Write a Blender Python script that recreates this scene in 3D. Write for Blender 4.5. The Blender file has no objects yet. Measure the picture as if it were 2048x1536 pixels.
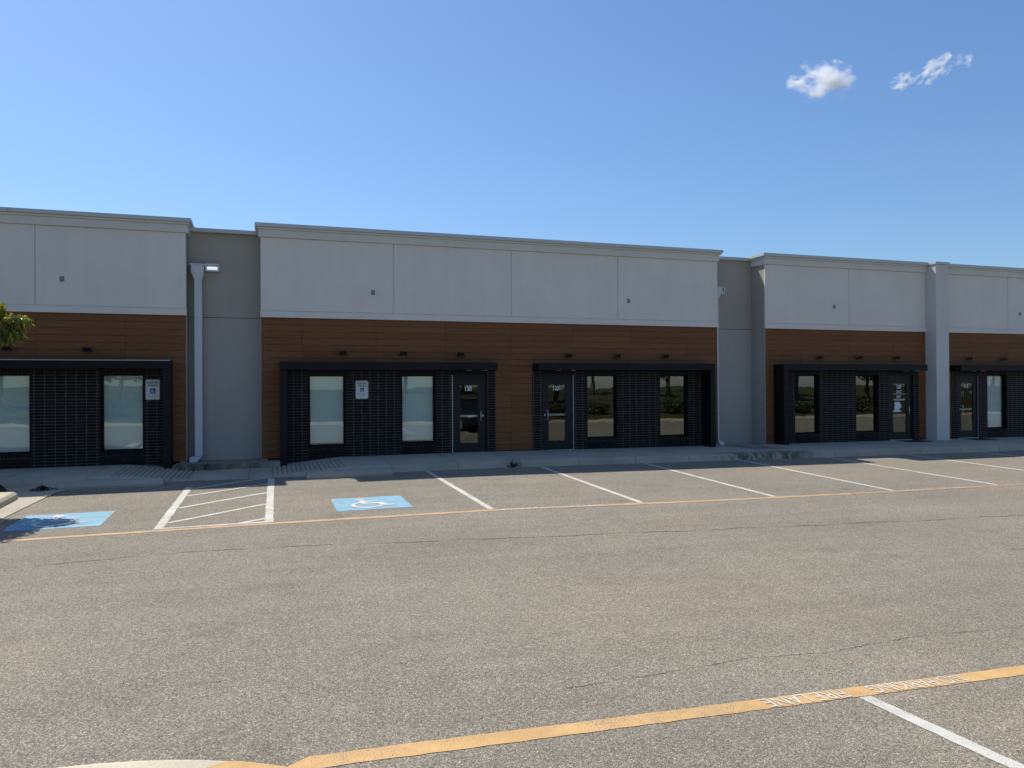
import bpy, bmesh, math, random
import numpy as np
from mathutils import Vector, Matrix
random.seed(7)
rng = np.random.default_rng(11)
SC = bpy.context.scene
COL = SC.collection

# ------------------------------------------------------------------ camera
YAW, PITCH, ROLL = math.radians(18.248), math.radians(0.277), math.radians(-0.3546)
fw = Vector((math.sin(YAW)*math.cos(PITCH), math.cos(YAW)*math.cos(PITCH), math.sin(PITCH)))
rt = Vector((math.cos(YAW), -math.sin(YAW), 0)); up = rt.cross(fw)
r2 = math.cos(ROLL)*rt + math.sin(ROLL)*up; u2 = -math.sin(ROLL)*rt + math.cos(ROLL)*up
cam = bpy.data.cameras.new('camera'); camo = bpy.data.objects.new('camera', cam); COL.objects.link(camo)
M = Matrix((r2, u2, -fw)).transposed().to_4x4(); M.translation = Vector((0, -19, 1.7)); camo.matrix_world = M
cam.sensor_width = 36.0; cam.lens = 1495.34/2048*36.0; cam.clip_end = 6000; cam.clip_start = .05
SC.camera = camo
# ------------------------------------------------------------------ sky, sun, exposure
SUN_TO = Vector((-2.04, 3.62, 5.92)).normalized()
SUN_EL = math.asin(SUN_TO.z); SUN_AZ = math.atan2(SUN_TO.x, SUN_TO.y)      # from +Y towards +X
W = bpy.data.worlds.new('World'); SC.world = W; W.use_nodes = True
nt = W.node_tree; nt.nodes.clear()
sky = nt.nodes.new('ShaderNodeTexSky'); sky.sky_type = 'NISHITA'; sky.sun_disc = False
sky.sun_elevation = SUN_EL; sky.sun_rotation = SUN_AZ; sky.air_density = 1.2; sky.dust_density = 0.7; sky.ozone_density = 10.0
bg = nt.nodes.new('ShaderNodeBackground'); bg.inputs['Strength'].default_value = 0.107
wo = nt.nodes.new('ShaderNodeOutputWorld')
nt.links.new(sky.outputs[0], bg.inputs[0]); nt.links.new(bg.outputs[0], wo.inputs[0])
sl = bpy.data.lights.new('sun', 'SUN'); sl.energy = 4.2; sl.angle = math.radians(.53); sl.color = (1, .955, .89)
so = bpy.data.objects.new('sun', sl); COL.objects.link(so); so.rotation_euler = SUN_TO.to_track_quat('Z', 'Y').to_euler(); so.location = (0, 0, 40)
SC.view_settings.view_transform = 'Standard'; SC.view_settings.look = 'None'; SC.view_settings.exposure = 0.35; SC.view_settings.gamma = 1
SC.cycles.volume_bounces = 6; SC.cycles.transparent_max_bounces = 16; SC.cycles.max_bounces = 10

# ------------------------------------------------------------------ heights of the lot and the sidewalk
ROWS = [(-36, [(-20, -.1), (40, -.2)]), (-20, [(-8, 0.), (0, -.1), (10, -.3), (25, -.4)]),
 (-16.1, [(-8, -.10), (-1, -.17), (3.7, -.307), (10, -.45), (25, -.55)]), (-14.9, [(-8, -.15), (-1, -.22), (5.3, -.407), (10, -.5), (25, -.6)]),
 (-12., [(-8, -.25), (-1, -.26), (5.3, -.42), (10, -.52), (25, -.6)]),
 (-7.49, [(-8, -.33), (-4, -.30), (0, -.27), (3.5, -.265), (7.2, -.326), (11.6, -.37), (15, -.382), (25, -.42), (60, -.5)]),
 (-2.55, [(-8, -.17), (-1, -.16), (5, -.15), (16, -.244), (26, -.30), (60, -.4)])]
RY = np.array([r[0] for r in ROWS]); RP = [np.array(r[1]) for r in ROWS]
OFF = [(-1, 0), (-.5, 0), (0, 0), (.5, 0), (1, 0), (0, -.8), (0, .8), (0, -.4), (0, .4)]
def gz(x, y):
    t = 0.
    for a, b in OFF:
        zs = [np.interp(x+a, p[:, 0], p[:, 1]) for p in RP]
        t += np.interp(y+b, RY, zs)
    return float(t/len(OFF))
def sz0(x): return float(np.interp(x, [-9, -4.3, 0, 5, 14, 23, 40], [-.03, -.02, -.01, 0, -.06, -.11, -.2]))
def sz(x):
    lo = gz(x, -2.4)+.012
    if x <= -3.0 or x >= 1.75: return sz0(x)
    if x < -1.42: t = (x+3.0)/1.58; return sz0(x)*(1-t)+lo*t
    if x <= .1: return lo
    t = (x-.1)/1.65; return lo*(1-t)+sz0(x)*t

# ------------------------------------------------------------------ mesh helpers
class MB:
    def __init__(s): s.v = []; s.f = []
    def add(s, vs, fs):
        n = len(s.v); s.v += [tuple(map(float, v)) for v in vs]; s.f += [tuple(i+n for i in f) for f in fs]; return s
    def box(s, x0, x1, y0, y1, z0, z1):
        return s.add([(x0,y0,z0),(x1,y0,z0),(x1,y1,z0),(x0,y1,z0),(x0,y0,z1),(x1,y0,z1),(x1,y1,z1),(x0,y1,z1)],
                     [(0,3,2,1),(4,5,6,7),(0,1,5,4),(1,2,6,5),(2,3,7,6),(3,0,4,7)])
    def loft(s, rings, cap=True):
        n = len(rings[0]); vs = [v for r in rings for v in r]; fs = []
        for k in range(len(rings)-1):
            for i in range(n): fs.append((k*n+i, k*n+(i+1) % n, (k+1)*n+(i+1) % n, (k+1)*n+i))
        if cap: fs.append(tuple(reversed(range(n)))); fs.append(tuple((len(rings)-1)*n+i for i in range(n)))
        return s.add(vs, fs)
    def tube(s, pts, rad, n=10):
        pts = [Vector(p) for p in pts]; rads = rad if isinstance(rad, (list, tuple)) else [rad]*len(pts); rings = []
        for i, p in enumerate(pts):
            d = (pts[min(i+1, len(pts)-1)]-pts[max(i-1, 0)]).normalized()
            a = d.orthogonal().normalized() if i == 0 else (a-d*a.dot(d)).normalized()
            b = d.cross(a)
            rings.append([p+rads[i]*(math.cos(t)*a+math.sin(t)*b) for t in [2*math.pi*k/n for k in range(n)]])
        return s.loft(rings)
    def build(s, name, mat, parent=None, bevel=0, smooth=False, kind=None):
        o_ = Vector((0, 0, 0)); q = parent
        while q is not None: o_ += q.location; q = q.parent
        me = bpy.data.meshes.new(name); me.from_pydata([tuple(Vector(v)-o_) for v in s.v], [], s.f); me.update()
        me.materials.append(mat)
        if smooth:
            for p in me.polygons: p.use_smooth = True
        ob = bpy.data.objects.new(name, me); COL.objects.link(ob)
        if parent is not None: ob.parent = parent
        if kind: ob['kind'] = kind
        if bevel:
            m = ob.modifiers.new('bevel', 'BEVEL'); m.width = bevel; m.segments = 2; m.limit_method = 'ANGLE'; m.angle_limit = math.radians(40)
        return ob
def thing(name, label, cat, loc, group=None):
    o = bpy.data.objects.new(name, None); COL.objects.link(o); o.location = loc; o.empty_display_size = .2
    o['label'] = label; o['category'] = cat
    if group: o['group'] = group
    return o
def tag(o, label, cat, group=None):
    o['label'] = label; o['category'] = cat
    if group: o['group'] = group
    return o
def copy_tree(o, parent=None):
    c = o.copy(); COL.objects.link(c)
    if parent is not None: c.parent = parent
    for ch in list(o.children): copy_tree(ch, c)
    return c
def text_polys(body, size, bold=.012, squash=1.0, space=1.0):
    cu = bpy.data.curves.new('txt', 'FONT'); cu.body = body; cu.size = size; cu.align_x = 'CENTER'; cu.align_y = 'CENTER'
    cu.offset = bold*size; cu.resolution_u = 4; cu.space_character = space
    ob = bpy.data.objects.new('txt', cu); COL.objects.link(ob)
    dg = bpy.context.evaluated_depsgraph_get(); me = bpy.data.meshes.new_from_object(ob.evaluated_get(dg))
    vs = [(v.co.x*squash, v.co.y) for v in me.vertices]; fs = [tuple(p.vertices) for p in me.polygons]
    bpy.data.objects.remove(ob); bpy.data.curves.remove(cu); bpy.data.meshes.remove(me)
    xs = [v[0] for v in vs]; ys = [v[1] for v in vs]; cx = (min(xs)+max(xs))/2; cy = (min(ys)+max(ys))/2
    return [(x-cx, y-cy) for x, y in vs], fs
def wheelchair(n=22):
    """access symbol in a unit square, list of (verts2d, faces); the figure faces right"""
    out = []
    def disc(cx, cy, r):
        out.append(([(cx+r*math.cos(2*math.pi*k/n), cy+r*math.sin(2*math.pi*k/n)) for k in range(n)], [tuple(range(n))]))
    def bar(x0, y0, x1, y1, w):
        d = math.hypot(x1-x0, y1-y0); nx, ny = -(y1-y0)/d*w/2, (x1-x0)/d*w/2
        out.append(([(x0-nx, y0-ny), (x1-nx, y1-ny), (x1+nx, y1+ny), (x0+nx, y0+ny)], [(0, 1, 2, 3)]))
    disc(.40, .86, .075)
    bar(.40, .76, .43, .46, .10); bar(.42, .63, .66, .63, .065); bar(.40, .47, .68, .47, .09); bar(.67, .49, .78, .22, .09); bar(.76, .24, .88, .28, .07)
    vs = []; a0, a1 = math.radians(112), math.radians(352); m = 24
    for k in range(m+1):
        a = a0+(a1-a0)*k/m; vs += [(.46+.27*math.cos(a), .33+.27*math.sin(a)), (.46+.20*math.cos(a), .33+.20*math.sin(a))]
    out.append((vs, [(2*k, 2*k+2, 2*k+3, 2*k+1) for k in range(m)]))
    return out

# ------------------------------------------------------------------ materials
class NB:
    def __init__(s, name):
        s.m = bpy.data.materials.new(name); s.m.use_nodes = True; s.t = s.m.node_tree; s.t.nodes.clear()
        s.out = s.n('ShaderNodeOutputMaterial'); s.geo = None
    def n(s, t, **kw):
        x = s.t.nodes.new(t)
        for k, v in kw.items(): setattr(x, k, v)
        return x
    def set(s, sock, v):
        if isinstance(v, bpy.types.NodeSocket): s.t.links.new(v, sock)
        elif isinstance(v, (tuple, list)) and len(v) == 3 and sock.type == 'RGBA': sock.default_value = (*v, 1)
        else: sock.default_value = v
    def pos(s, scale=(1, 1, 1), loc=(0, 0, 0), rot=(0, 0, 0)):
        if not s.geo: s.geo = s.n('ShaderNodeNewGeometry')
        if scale == (1, 1, 1) and loc == (0, 0, 0) and rot == (0, 0, 0): return s.geo.outputs['Position']
        mp = s.n('ShaderNodeMapping'); s.set(mp.inputs['Vector'], s.geo.outputs['Position'])
        mp.inputs['Scale'].default_value = scale; mp.inputs['Location'].default_value = loc; mp.inputs['Rotation'].default_value = rot
        return mp.outputs[0]
    def noise(s, scale, vec=None, detail=4, rough=.6, out='Fac'):
        x = s.n('ShaderNodeTexNoise'); x.inputs['Scale'].default_value = scale; x.inputs['Detail'].default_value = detail; x.inputs['Roughness'].default_value = rough
        s.set(x.inputs['Vector'], vec if vec is not None else s.pos()); return x.outputs[out]
    def ramp(s, fac, stops, interp='LINEAR'):
        x = s.n('ShaderNodeValToRGB'); s.set(x.inputs[0], fac); cr = x.color_ramp; cr.interpolation = interp
        while len(cr.elements) < len(stops): cr.elements.new(.5)
        for e, (p, c) in zip(cr.elements, stops):
            e.position = p; e.color = (c, c, c, 1) if not isinstance(c, (tuple, list)) else (*c, 1)
        return x.outputs[0]
    def mix(s, fac, a, b, mode='MIX'):
        x = s.n('ShaderNodeMix', data_type='RGBA', blend_type=mode); s.set(x.inputs[0], fac); s.set(x.inputs[6], a); s.set(x.inputs[7], b); return x.outputs[2]
    def math(s, op, a, b=0., c=None):
        x = s.n('ShaderNodeMath', operation=op); s.set(x.inputs[0], a); s.set(x.inputs[1], b)
        if c is not None: s.set(x.inputs[2], c)
        return x.outputs[0]
    def sep(s, v):
        x = s.n('ShaderNodeSeparateXYZ'); s.set(x.inputs[0], v); return x.outputs
    def bump(s, h, strength=.3, dist=.01):
        x = s.n('ShaderNodeBump'); x.inputs['Strength'].default_value = strength; x.inputs['Distance'].default_value = dist; s.set(x.inputs['Height'], h); return x.outputs[0]
    def bsdf(s, color, rough=.8, metal=0., spec=.5, normal=None):
        b = s.n('ShaderNodeBsdfPrincipled'); s.set(b.inputs['Base Color'], color); s.set(b.inputs['Roughness'], rough)
        s.set(b.inputs['Metallic'], metal); b.inputs['Specular IOR Level'].default_value = spec
        if normal is not None: s.set(b.inputs['Normal'], normal)
        return b.outputs[0]
    def end(s, sh): s.t.links.new(sh, s.out.inputs['Surface']); return s.m
def plain(name, col, rough=.6, metal=0., spec=.5, var=.12, scale=6, bump=0):
    b = NB(name); f = b.noise(scale); k = b.ramp(f, [(.25, 1-var), (.75, 1+var)])
    c = b.mix(1., col, k, 'MULTIPLY')
    nrm = b.bump(b.noise(180, detail=2), bump, .004) if bump else None
    return b.end(b.bsdf(c, rough, metal, spec, nrm))

def asphalt_color(b):
    v = b.n('ShaderNodeTexVoronoi'); v.inputs['Scale'].default_value = 150; b.set(v.inputs['Vector'], b.pos())
    cell = b.sep(v.outputs['Color'])[0]
    v2 = b.n('ShaderNodeTexVoronoi'); v2.inputs['Scale'].default_value = 78; b.set(v2.inputs['Vector'], b.pos())
    cell2 = b.sep(v2.outputs['Color'])[1]
    st = b.ramp(cell, [(0., .46), (.3, .83), (.7, 1.04), (.9, 1.42), (1., 2.1)])
    st2 = b.ramp(cell2, [(0., .80), (.5, 1.), (1., 1.22)])
    fine = b.ramp(b.noise(210, detail=3), [(.3, .52), (.5, 1.), (.72, 1.55)])
    big = b.ramp(b.noise(.33, detail=5, rough=.62), [(.3, .91), (.5, 1.), (.72, 1.08)])
    mid = b.ramp(b.noise(3.2, detail=6, rough=.7), [(.25, .92), (.75, 1.08)])
    streak = b.ramp(b.noise(1., b.pos((.25, 2.6, 1)), detail=5), [(.3, .94), (.7, 1.06)])
    tint = b.mix(b.ramp(b.noise(.21, b.pos(loc=(31, 7, 0)), detail=3), [(.4, 0.), (.62, 1.)]), ASPH1, ASPH2)
    c = tint
    for k in (st, st2, fine, big, mid, streak): c = b.mix(1., c, k, 'MULTIPLY')
    return c, b.math('ADD', b.math('MULTIPLY', v.outputs['Distance'], -1.), b.noise(120, detail=3))
ASPH1 = (.248, .213, .158); ASPH2 = (.230, .202, .156)
def m_asphalt():
    b = NB('asphalt'); c, h = asphalt_color(b)
    # old oil drips in the stalls and faint tyre scuffs
    drip = b.ramp(b.noise(.9, b.pos(loc=(5, 3, 0)), detail=4), [(.635, 1.), (.73, .74)])
    c = b.mix(1., c, drip, 'MULTIPLY')
    return b.end(b.bsdf(c, .92, 0, .25, b.bump(h, .55, .006)))
def m_paint(name, col, wear=.5, rough=.75):
    b = NB(name); c, h = asphalt_color(b)
    w = b.ramp(b.math('ADD', b.math('MULTIPLY', b.noise(130, detail=3, rough=.7), .72), b.math('MULTIPLY', b.noise(2.1, detail=4), .28)), [(wear, 1.), (wear+.06, 0.)])
    p = b.mix(1., col, b.ramp(b.noise(5, detail=5), [(.3, .84), (.7, 1.1)]), 'MULTIPLY')
    return b.end(b.bsdf(b.mix(w, c, p), rough, 0, .3, b.bump(h, .35, .005)))
def m_concrete(name, col, stains=(), joint=0, var=.16):
    b = NB(name)
    c = b.mix(1., col, b.ramp(b.noise(1.1, detail=6, rough=.65), [(.3, 1-var), (.7, 1+var)]), 'MULTIPLY')
    c = b.mix(1., c, b.ramp(b.noise(70, detail=3), [(.3, .86), (.7, 1.12)]), 'MULTIPLY')
    P = b.sep(b.pos())
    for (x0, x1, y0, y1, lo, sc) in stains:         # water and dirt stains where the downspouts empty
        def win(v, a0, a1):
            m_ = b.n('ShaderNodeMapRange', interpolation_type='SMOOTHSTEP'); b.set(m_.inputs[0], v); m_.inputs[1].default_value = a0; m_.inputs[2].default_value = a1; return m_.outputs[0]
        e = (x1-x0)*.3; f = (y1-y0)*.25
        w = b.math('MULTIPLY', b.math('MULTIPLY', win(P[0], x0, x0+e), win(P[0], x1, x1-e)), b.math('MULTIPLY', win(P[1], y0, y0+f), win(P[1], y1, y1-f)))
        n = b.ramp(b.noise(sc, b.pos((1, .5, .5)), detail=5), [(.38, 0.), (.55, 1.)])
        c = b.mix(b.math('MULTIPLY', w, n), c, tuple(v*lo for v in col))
    h = b.noise(60, detail=4)
    if joint:
        br = b.n('ShaderNodeTexBrick', offset=0.); br.inputs['Scale'].default_value = 1; br.inputs['Brick Width'].default_value = joint; br.inputs['Row Height'].default_value = 40.
        br.inputs['Mortar Size'].default_value = .007; br.inputs['Mortar Smooth'].default_value = .2; b.set(br.inputs['Vector'], b.pos(loc=(.35, 22.4, 0)))
        c = b.mix(br.outputs['Fac'], c, tuple(v*.3 for v in col))
    return b.end(b.bsdf(c, .88, 0, .3, b.bump(h, .3, .004)))
def m_stucco(name, col):
    b = NB(name)
    c = b.mix(1., col, b.ramp(b.noise(.8, detail=6, rough=.6), [(.3, .955), (.7, 1.035)]), 'MULTIPLY')
    c = b.mix(1., c, b.ramp(b.noise(1., b.pos((3.5, 3.5, .35)), detail=4), [(.3, .975), (.7, 1.02)]), 'MULTIPLY')
    h = b.math('ADD', b.noise(140, detail=3), b.math('MULTIPLY', b.noise(14, detail=3), .9))
    return b.end(b.bsdf(c, .9, 0, .25, b.bump(h, .35, .006)))
def m_wood():
    b = NB('wood_cladding'); g = b.geo or b.n('ShaderNodeNewGeometry'); b.geo = g
    r = g.outputs['Random Per Island']
    base = b.ramp(r, [(0., (.182, .077, .031)), (.4, (.198, .084, .034)), (.75, (.208, .089, .036)), (1., (.22, .094, .038))])
    off = b.n('ShaderNodeVectorMath', operation='ADD'); b.set(off.inputs[0], b.pos((1.4, 1, 34)))
    cb = b.n('ShaderNodeCombineXYZ'); b.set(cb.inputs[0], b.math('MULTIPLY', r, 57.)); b.set(off.inputs[1], cb.outputs[0])
    gr = b.noise(1.6, off.outputs[0], detail=6, rough=.65)
    c = b.mix(1., base, b.ramp(gr, [(.25, .72), (.5, 1.), (.75, 1.22)]), 'MULTIPLY')
    return b.end(b.bsdf(c, .65, 0, .18, b.bump(gr, .15, .003)))
def m_brick(name, w=.206, h=.0687, phase=(0, 0), run=0., mort=(.115, .098, .086), ms=.0075):
    b = NB(name); P = b.sep(b.pos()); cb = b.n('ShaderNodeCombineXYZ')
    b.set(cb.inputs[0], b.math('ADD', P[0], phase[0]+100*w)); b.set(cb.inputs[1], b.math('ADD', P[2], phase[1]+100*h))
    br = b.n('ShaderNodeTexBrick', offset=run, offset_frequency=2); br.inputs['Scale'].default_value = 1
    br.inputs['Brick Width'].default_value = w; br.inputs['Row Height'].default_value = h
    br.inputs['Mortar Size'].default_value = ms; br.inputs['Mortar Smooth'].default_value = .15; br.inputs['Bias'].default_value = 0
    b.set(br.inputs['Vector'], cb.outputs[0])
    b.set(br.inputs['Color1'], (.003, .0028, .0038)); b.set(br.inputs['Color2'], (.0085, .0075, .009)); b.set(br.inputs['Mortar'], mort)
    c = b.mix(1., br.outputs['Color'], b.ramp(b.noise(9, detail=5), [(.3, .62), (.7, 1.35)]), 'MULTIPLY')
    rough = b.ramp(br.outputs['Fac'], [(0, .55), (1, .95)])
    inv = b.math('SUBTRACT', 1., br.outputs['Fac'])
    hh = b.math('ADD', inv, b.math('MULTIPLY', b.noise(60, detail=3), .12))
    return b.end(b.bsdf(c, rough, 0, .16, b.bump(hh, .8, .006)))
def m_glass(name, tint, refl):
    b = NB(name); tr = b.n('ShaderNodeBsdfTransparent'); b.set(tr.inputs[0], tint)
    gl = b.n('ShaderNodeBsdfGlossy'); b.set(gl.inputs['Color'], (.92, .97, .90)); gl.inputs['Roughness'].default_value = .008
    b.set(gl.inputs['Normal'], b.bump(b.noise(1.6, detail=2), .04, .02))
    lw = b.n('ShaderNodeLayerWeight'); lw.inputs['Blend'].default_value = .5
    f = b.math('ADD', b.math('MULTIPLY', b.math('POWER', lw.outputs['Facing'], 5.), .55), refl+.03)
    mx = b.n('ShaderNodeMixShader'); b.set(mx.inputs[0], f); b.set(mx.inputs[1], tr.outputs[0]); b.set(mx.inputs[2], gl.outputs[0])
    return b.end(mx.outputs[0])
def m_leaf(name, c1, c2, trans=.35):
    b = NB(name); g = b.n('ShaderNodeNewGeometry'); b.geo = g
    c = b.ramp(g.outputs['Random Per Island'], [(0, c1), (1, c2)])
    d = b.n('ShaderNodeBsdfDiffuse'); b.set(d.inputs[0], c); t = b.n('ShaderNodeBsdfTranslucent'); b.set(t.inputs[0], b.mix(1., c, (1.6, 1.5, .5), 'MULTIPLY'))
    mx = b.n('ShaderNodeMixShader'); mx.inputs[0].default_value = trans; b.set(mx.inputs[1], d.outputs[0]); b.set(mx.inputs[2], t.outputs[0])
    gl = b.n('ShaderNodeBsdfGlossy'); gl.inputs['Roughness'].default_value = .4; m2 = b.n('ShaderNodeMixShader'); m2.inputs[0].default_value = .06
    b.set(m2.inputs[1], mx.outputs[0]); b.set(m2.inputs[2], gl.outputs[0])
    return b.end(m2.outputs[0])
def m_emit(name, col, s):
    b = NB(name); e = b.n('ShaderNodeEmission'); b.set(e.inputs[0], col); e.inputs[1].default_value = s; return b.end(e.outputs[0])
def m_blind():
    b = NB('window_blind'); P = b.sep(b.pos()); w = b.math('SINE', b.math('MULTIPLY', P[2], 2*math.pi/.05))
    c = b.mix(b.ramp(b.math('MULTIPLY', b.math('ADD', w, 1.), .5), [(0, 0.), (.35, 1.)]), (.70, .73, .71), (.82, .84, .81))
    return b.end(b.bsdf(c, .7))
def m_grass():
    b = NB('grass_ground'); c = b.ramp(b.noise(.35, detail=6, rough=.7), [(.3, (.030, .036, .012)), (.5, (.065, .062, .022)), (.7, (.125, .10, .05))])
    c = b.mix(1., c, b.ramp(b.noise(9, detail=4), [(.3, .6), (.7, 1.35)]), 'MULTIPLY')
    return b.end(b.bsdf(c, .95, 0, .1, b.bump(b.noise(20), .8, .08)))
def m_mulch():
    b = NB('mulch'); v = b.n('ShaderNodeTexVoronoi'); v.inputs['Scale'].default_value = 26; b.set(v.inputs['Vector'], b.pos((1, 2.4, 1)))
    c = b.ramp(b.sep(v.outputs['Color'])[0], [(0, (.02, .013, .009)), (.6, (.07, .045, .03)), (1, (.16, .11, .075))])
    return b.end(b.bsdf(c, .95, 0, .1, b.bump(v.outputs['Distance'], .9, .03)))
def m_cloud(seed, dens):
    b = NB('cloud_vapour'); tc = b.n('ShaderNodeTexCoord'); o = tc.outputs['Object']
    ln = b.n('ShaderNodeVectorMath', operation='LENGTH'); b.set(ln.inputs[0], o)
    mp = b.n('ShaderNodeMapping'); b.set(mp.inputs[0], o); mp.inputs['Location'].default_value = (seed, seed*.7, seed*.3)
    n1 = b.noise(1.9, mp.outputs[0], detail=6, rough=.56)
    e = b.math('SUBTRACT', 1.0, ln.outputs['Value'])
    d = b.math('ADD', b.math('MULTIPLY', b.math('MINIMUM', e, .62), .58), b.math('MULTIPLY', b.math('SUBTRACT', n1, .585), 3.0))
    d = b.math('MULTIPLY', b.math('MAXIMUM', d, 0.), dens)
    pv = b.n('ShaderNodeVolumePrincipled'); b.set(pv.inputs['Color'], (1, 1, 1)); pv.inputs['Anisotropy'].default_value = .35; b.set(pv.inputs['Density'], d)
    b.t.links.new(pv.outputs[0], b.out.inputs['Volume']); return b.m

ASPHALT = m_asphalt()
WHITE_PAINT = m_paint('white_road_paint', (.59, .565, .485), .54)
ORANGE_PAINT = m_paint('orange_road_paint', (.60, .365, .145), .55)
ORANGE_FADED = m_paint('faded_orange_road_paint', (.42, .265, .13), .52)
BLUE_PAINT = m_paint('blue_road_paint', (.225, .42, .52), .54)
STENCIL = m_paint('white_stencil_paint', (.66, .62, .54), .545)
CRACK = plain('crack_dark', (.028, .026, .024), .95, bump=.3)  # dark tone of the crack strips
SIDEWALK = m_concrete('sidewalk_concrete', (.44, .375, .285), stains=((10.7, 14.4, -2.75, -1.9, .3, 5.5), (-2.1, -.9, -.75, -.3, .12, 3.), (12.5, 14.2, -1.9, .3, .45, 2.5)), joint=1.5)
CONCRETE = m_concrete('kerb_concrete', (.51, .445, .325))
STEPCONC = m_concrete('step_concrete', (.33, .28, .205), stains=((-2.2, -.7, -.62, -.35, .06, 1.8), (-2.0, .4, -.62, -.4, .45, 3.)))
STOPCONC = m_concrete('wheel_stop_concrete', (.38, .335, .265))
APRON = m_concrete('apron_concrete', (.45, .395, .30), var=.12)
PANEL = m_stucco('pale_stucco', (.765, .69, .605)); TAUPE = m_stucco('taupe_stucco', (.43, .38, .315)); CORN = m_stucco('cornice_stucco', (.69, .645, .56)); LOWER = m_stucco('grey_stucco', (.43, .39, .345)); PIL = m_stucco('pilaster_stucco', (.64, .60, .545))
WOOD = m_wood()
COPING = plain('painted_coping', (.52, .53, .51), .45, 0., .5, .05)
WHITEMETAL = plain('painted_downspout', (.62, .63, .645), .4, 0., .5, .05)
DARKMETAL = plain('dark_bronze_metal', (.0075, .0075, .009), .5, 0., .22, .2)
BLACK = plain('black_backing', (.006, .006, .006), .9)
DOORPAINT = plain('door_paint', (.0125, .0135, .0145), .45, 0., .28, .1)
FRAMEBLK = plain('black_window_frame', (.004, .004, .004), .5, 0, .15)
STEEL = plain('brushed_steel', (.62, .62, .60), .42, .55)
LIGHTSTRIP = plain('aluminium_strip', (.50, .50, .48), .45, .3)
GLASS_DOOR = m_glass('clear_door_pane', (.86, .88, .86), .04)
GLASS_BLIND = m_glass('pane_over_blind', (.90, .95, .94), .065)
GLASS_DARK = m_glass('dark_reflective_pane', (.10, .11, .10), .135)
BLIND = m_blind()
SIGNWHITE = plain('sign_white', (.72, .72, .66), .5, 0, .4, .05); SIGNGREEN = plain('sign_green', (.03, .10, .07), .6); SIGNBLUE = plain('sign_blue', (.01, .06, .24), .5); LETTERWHITE = plain('white_vinyl', (.92, .92, .92), .5, 0, .5, .02)
LETTERGREY = plain('sign_small_print', (.16, .19, .18), .6)
PAPER = plain('paper', (.70, .72, .76), .8)
INTERIOR = plain('interior_dark', (.05, .05, .045), .9)
RUBBER = plain('rubber', (.012, .012, .012), .8, bump=.3)
GRASS = m_grass(); MULCH = m_mulch()
BARK = plain('bark', (.11, .085, .065), .95, 0, .1, .3, 18, .8)
LEAF = m_leaf('tree_leaf', (.06, .10, .014), (.30, .30, .04), .48)
LEAF_FAR = m_leaf('far_leaf', (.03, .05, .014), (.085, .10, .03), .3)
BLADE = m_leaf('dry_grass_blade', (.14, .11, .035), (.25, .19, .07), .35)
WEEDLEAF = m_leaf('weed_leaf', (.018, .03, .01), (.045, .06, .02), .25)
LENS_LIT = m_emit('lit_lens', (.86, .95, 1.0), .72)
LENS = plain('lamp_lens', (.62, .62, .58), .15, 0, .6)
SMOKED = plain('smoked_lens', (.02, .02, .02), .3)
WARM = plain('amber_lens', (.35, .25, .13), .3)
PLATE = plain('junction_plate', (.20, .22, .245), .6)

# ================================================================== setting: lot, sidewalk, far ground
g = MB(); S = 1500
g.add([(-S, -S, -.75), (S, -S, -.75), (S, S, -.75), (-S, S, -.75)], [(0, 1, 2, 3)])
g.build('ground', GRASS, kind='structure')
xs = [-70, -50, -35, -25, -18, -14, -11] + list(np.arange(-9, 31.01, .25)) + [33, 36, 40, 46, 55, 70, 90]
ys = list(np.arange(-21.5, -2.24, .25))
m = MB(); nx, ny = len(xs), len(ys)
m.add([(x, y, gz(x, y)) for y in ys for x in xs], [(j*nx+i, j*nx+i+1, (j+1)*nx+i+1, (j+1)*nx+i) for j in range(ny-1) for i in range(nx-1)])
LOT = m.build('parking_lot', ASPHALT, kind='structure', smooth=True)

def strip(mb, pts, width, off=.003, jit=.006, step=.2):
    """painted line along a polyline of (x,y), draped on the lot; ragged by a few millimetres"""
    P = []
    for a, b in zip(pts[:-1], pts[1:]):
        n = max(1, int(math.dist(a, b)/step))
        P += [(a[0]+(b[0]-a[0])*k/n, a[1]+(b[1]-a[1])*k/n) for k in range(n)]
    P.append(pts[-1]); vs = []
    for i, p in enumerate(P):
        q0, q1 = P[max(0, i-1)], P[min(len(P)-1, i+1)]; dx, dy = q1[0]-q0[0], q1[1]-q0[1]; l = math.hypot(dx, dy)
        w = width(i/(len(P)-1)) if callable(width) else width
        for s in (-1, 1):
            k = s*(w/2+random.uniform(-jit, jit)); x, y = p[0]-dy/l*k, p[1]+dx/l*k; vs.append((x, y, gz(x, y)+off))
    mb.add(vs, [(2*i, 2*i+2, 2*i+3, 2*i+1) for i in range(len(P)-1)])
ORY = -7.49
ORANGE_PALE = m_paint('pale_orange_road_paint', (.54, .35, .18), .53)
mb = MB(); strip(mb, [(-3.3, ORY), (10.6, ORY)], .135, .003, .010); mb.build('fire_lane_line', ORANGE_PALE, LOT)
mb = MB(); strip(mb, [(10.62, ORY), (16.2, ORY)], .14, .003, .012); mb.build('fire_lane_line', ORANGE_FADED, LOT)['label'] = 'faded stretch of the orange fire lane line'
mb = MB(); strip(mb, [(16.22, ORY), (60, ORY)], .15, .003, .008, 1.); mb.build('fire_lane_line', ORANGE_PAINT, LOT)
mb = MB(); strip(mb, [(.10, -15.0), (.16, -14.985), (.22, -14.965), (.34, -14.956), (5.2, -14.955), (30, -15.0)], lambda t: min(.152, .04+t*22), .003, .005, .1); mb.build('fire_lane_line', ORANGE_PAINT, LOT)
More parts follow.
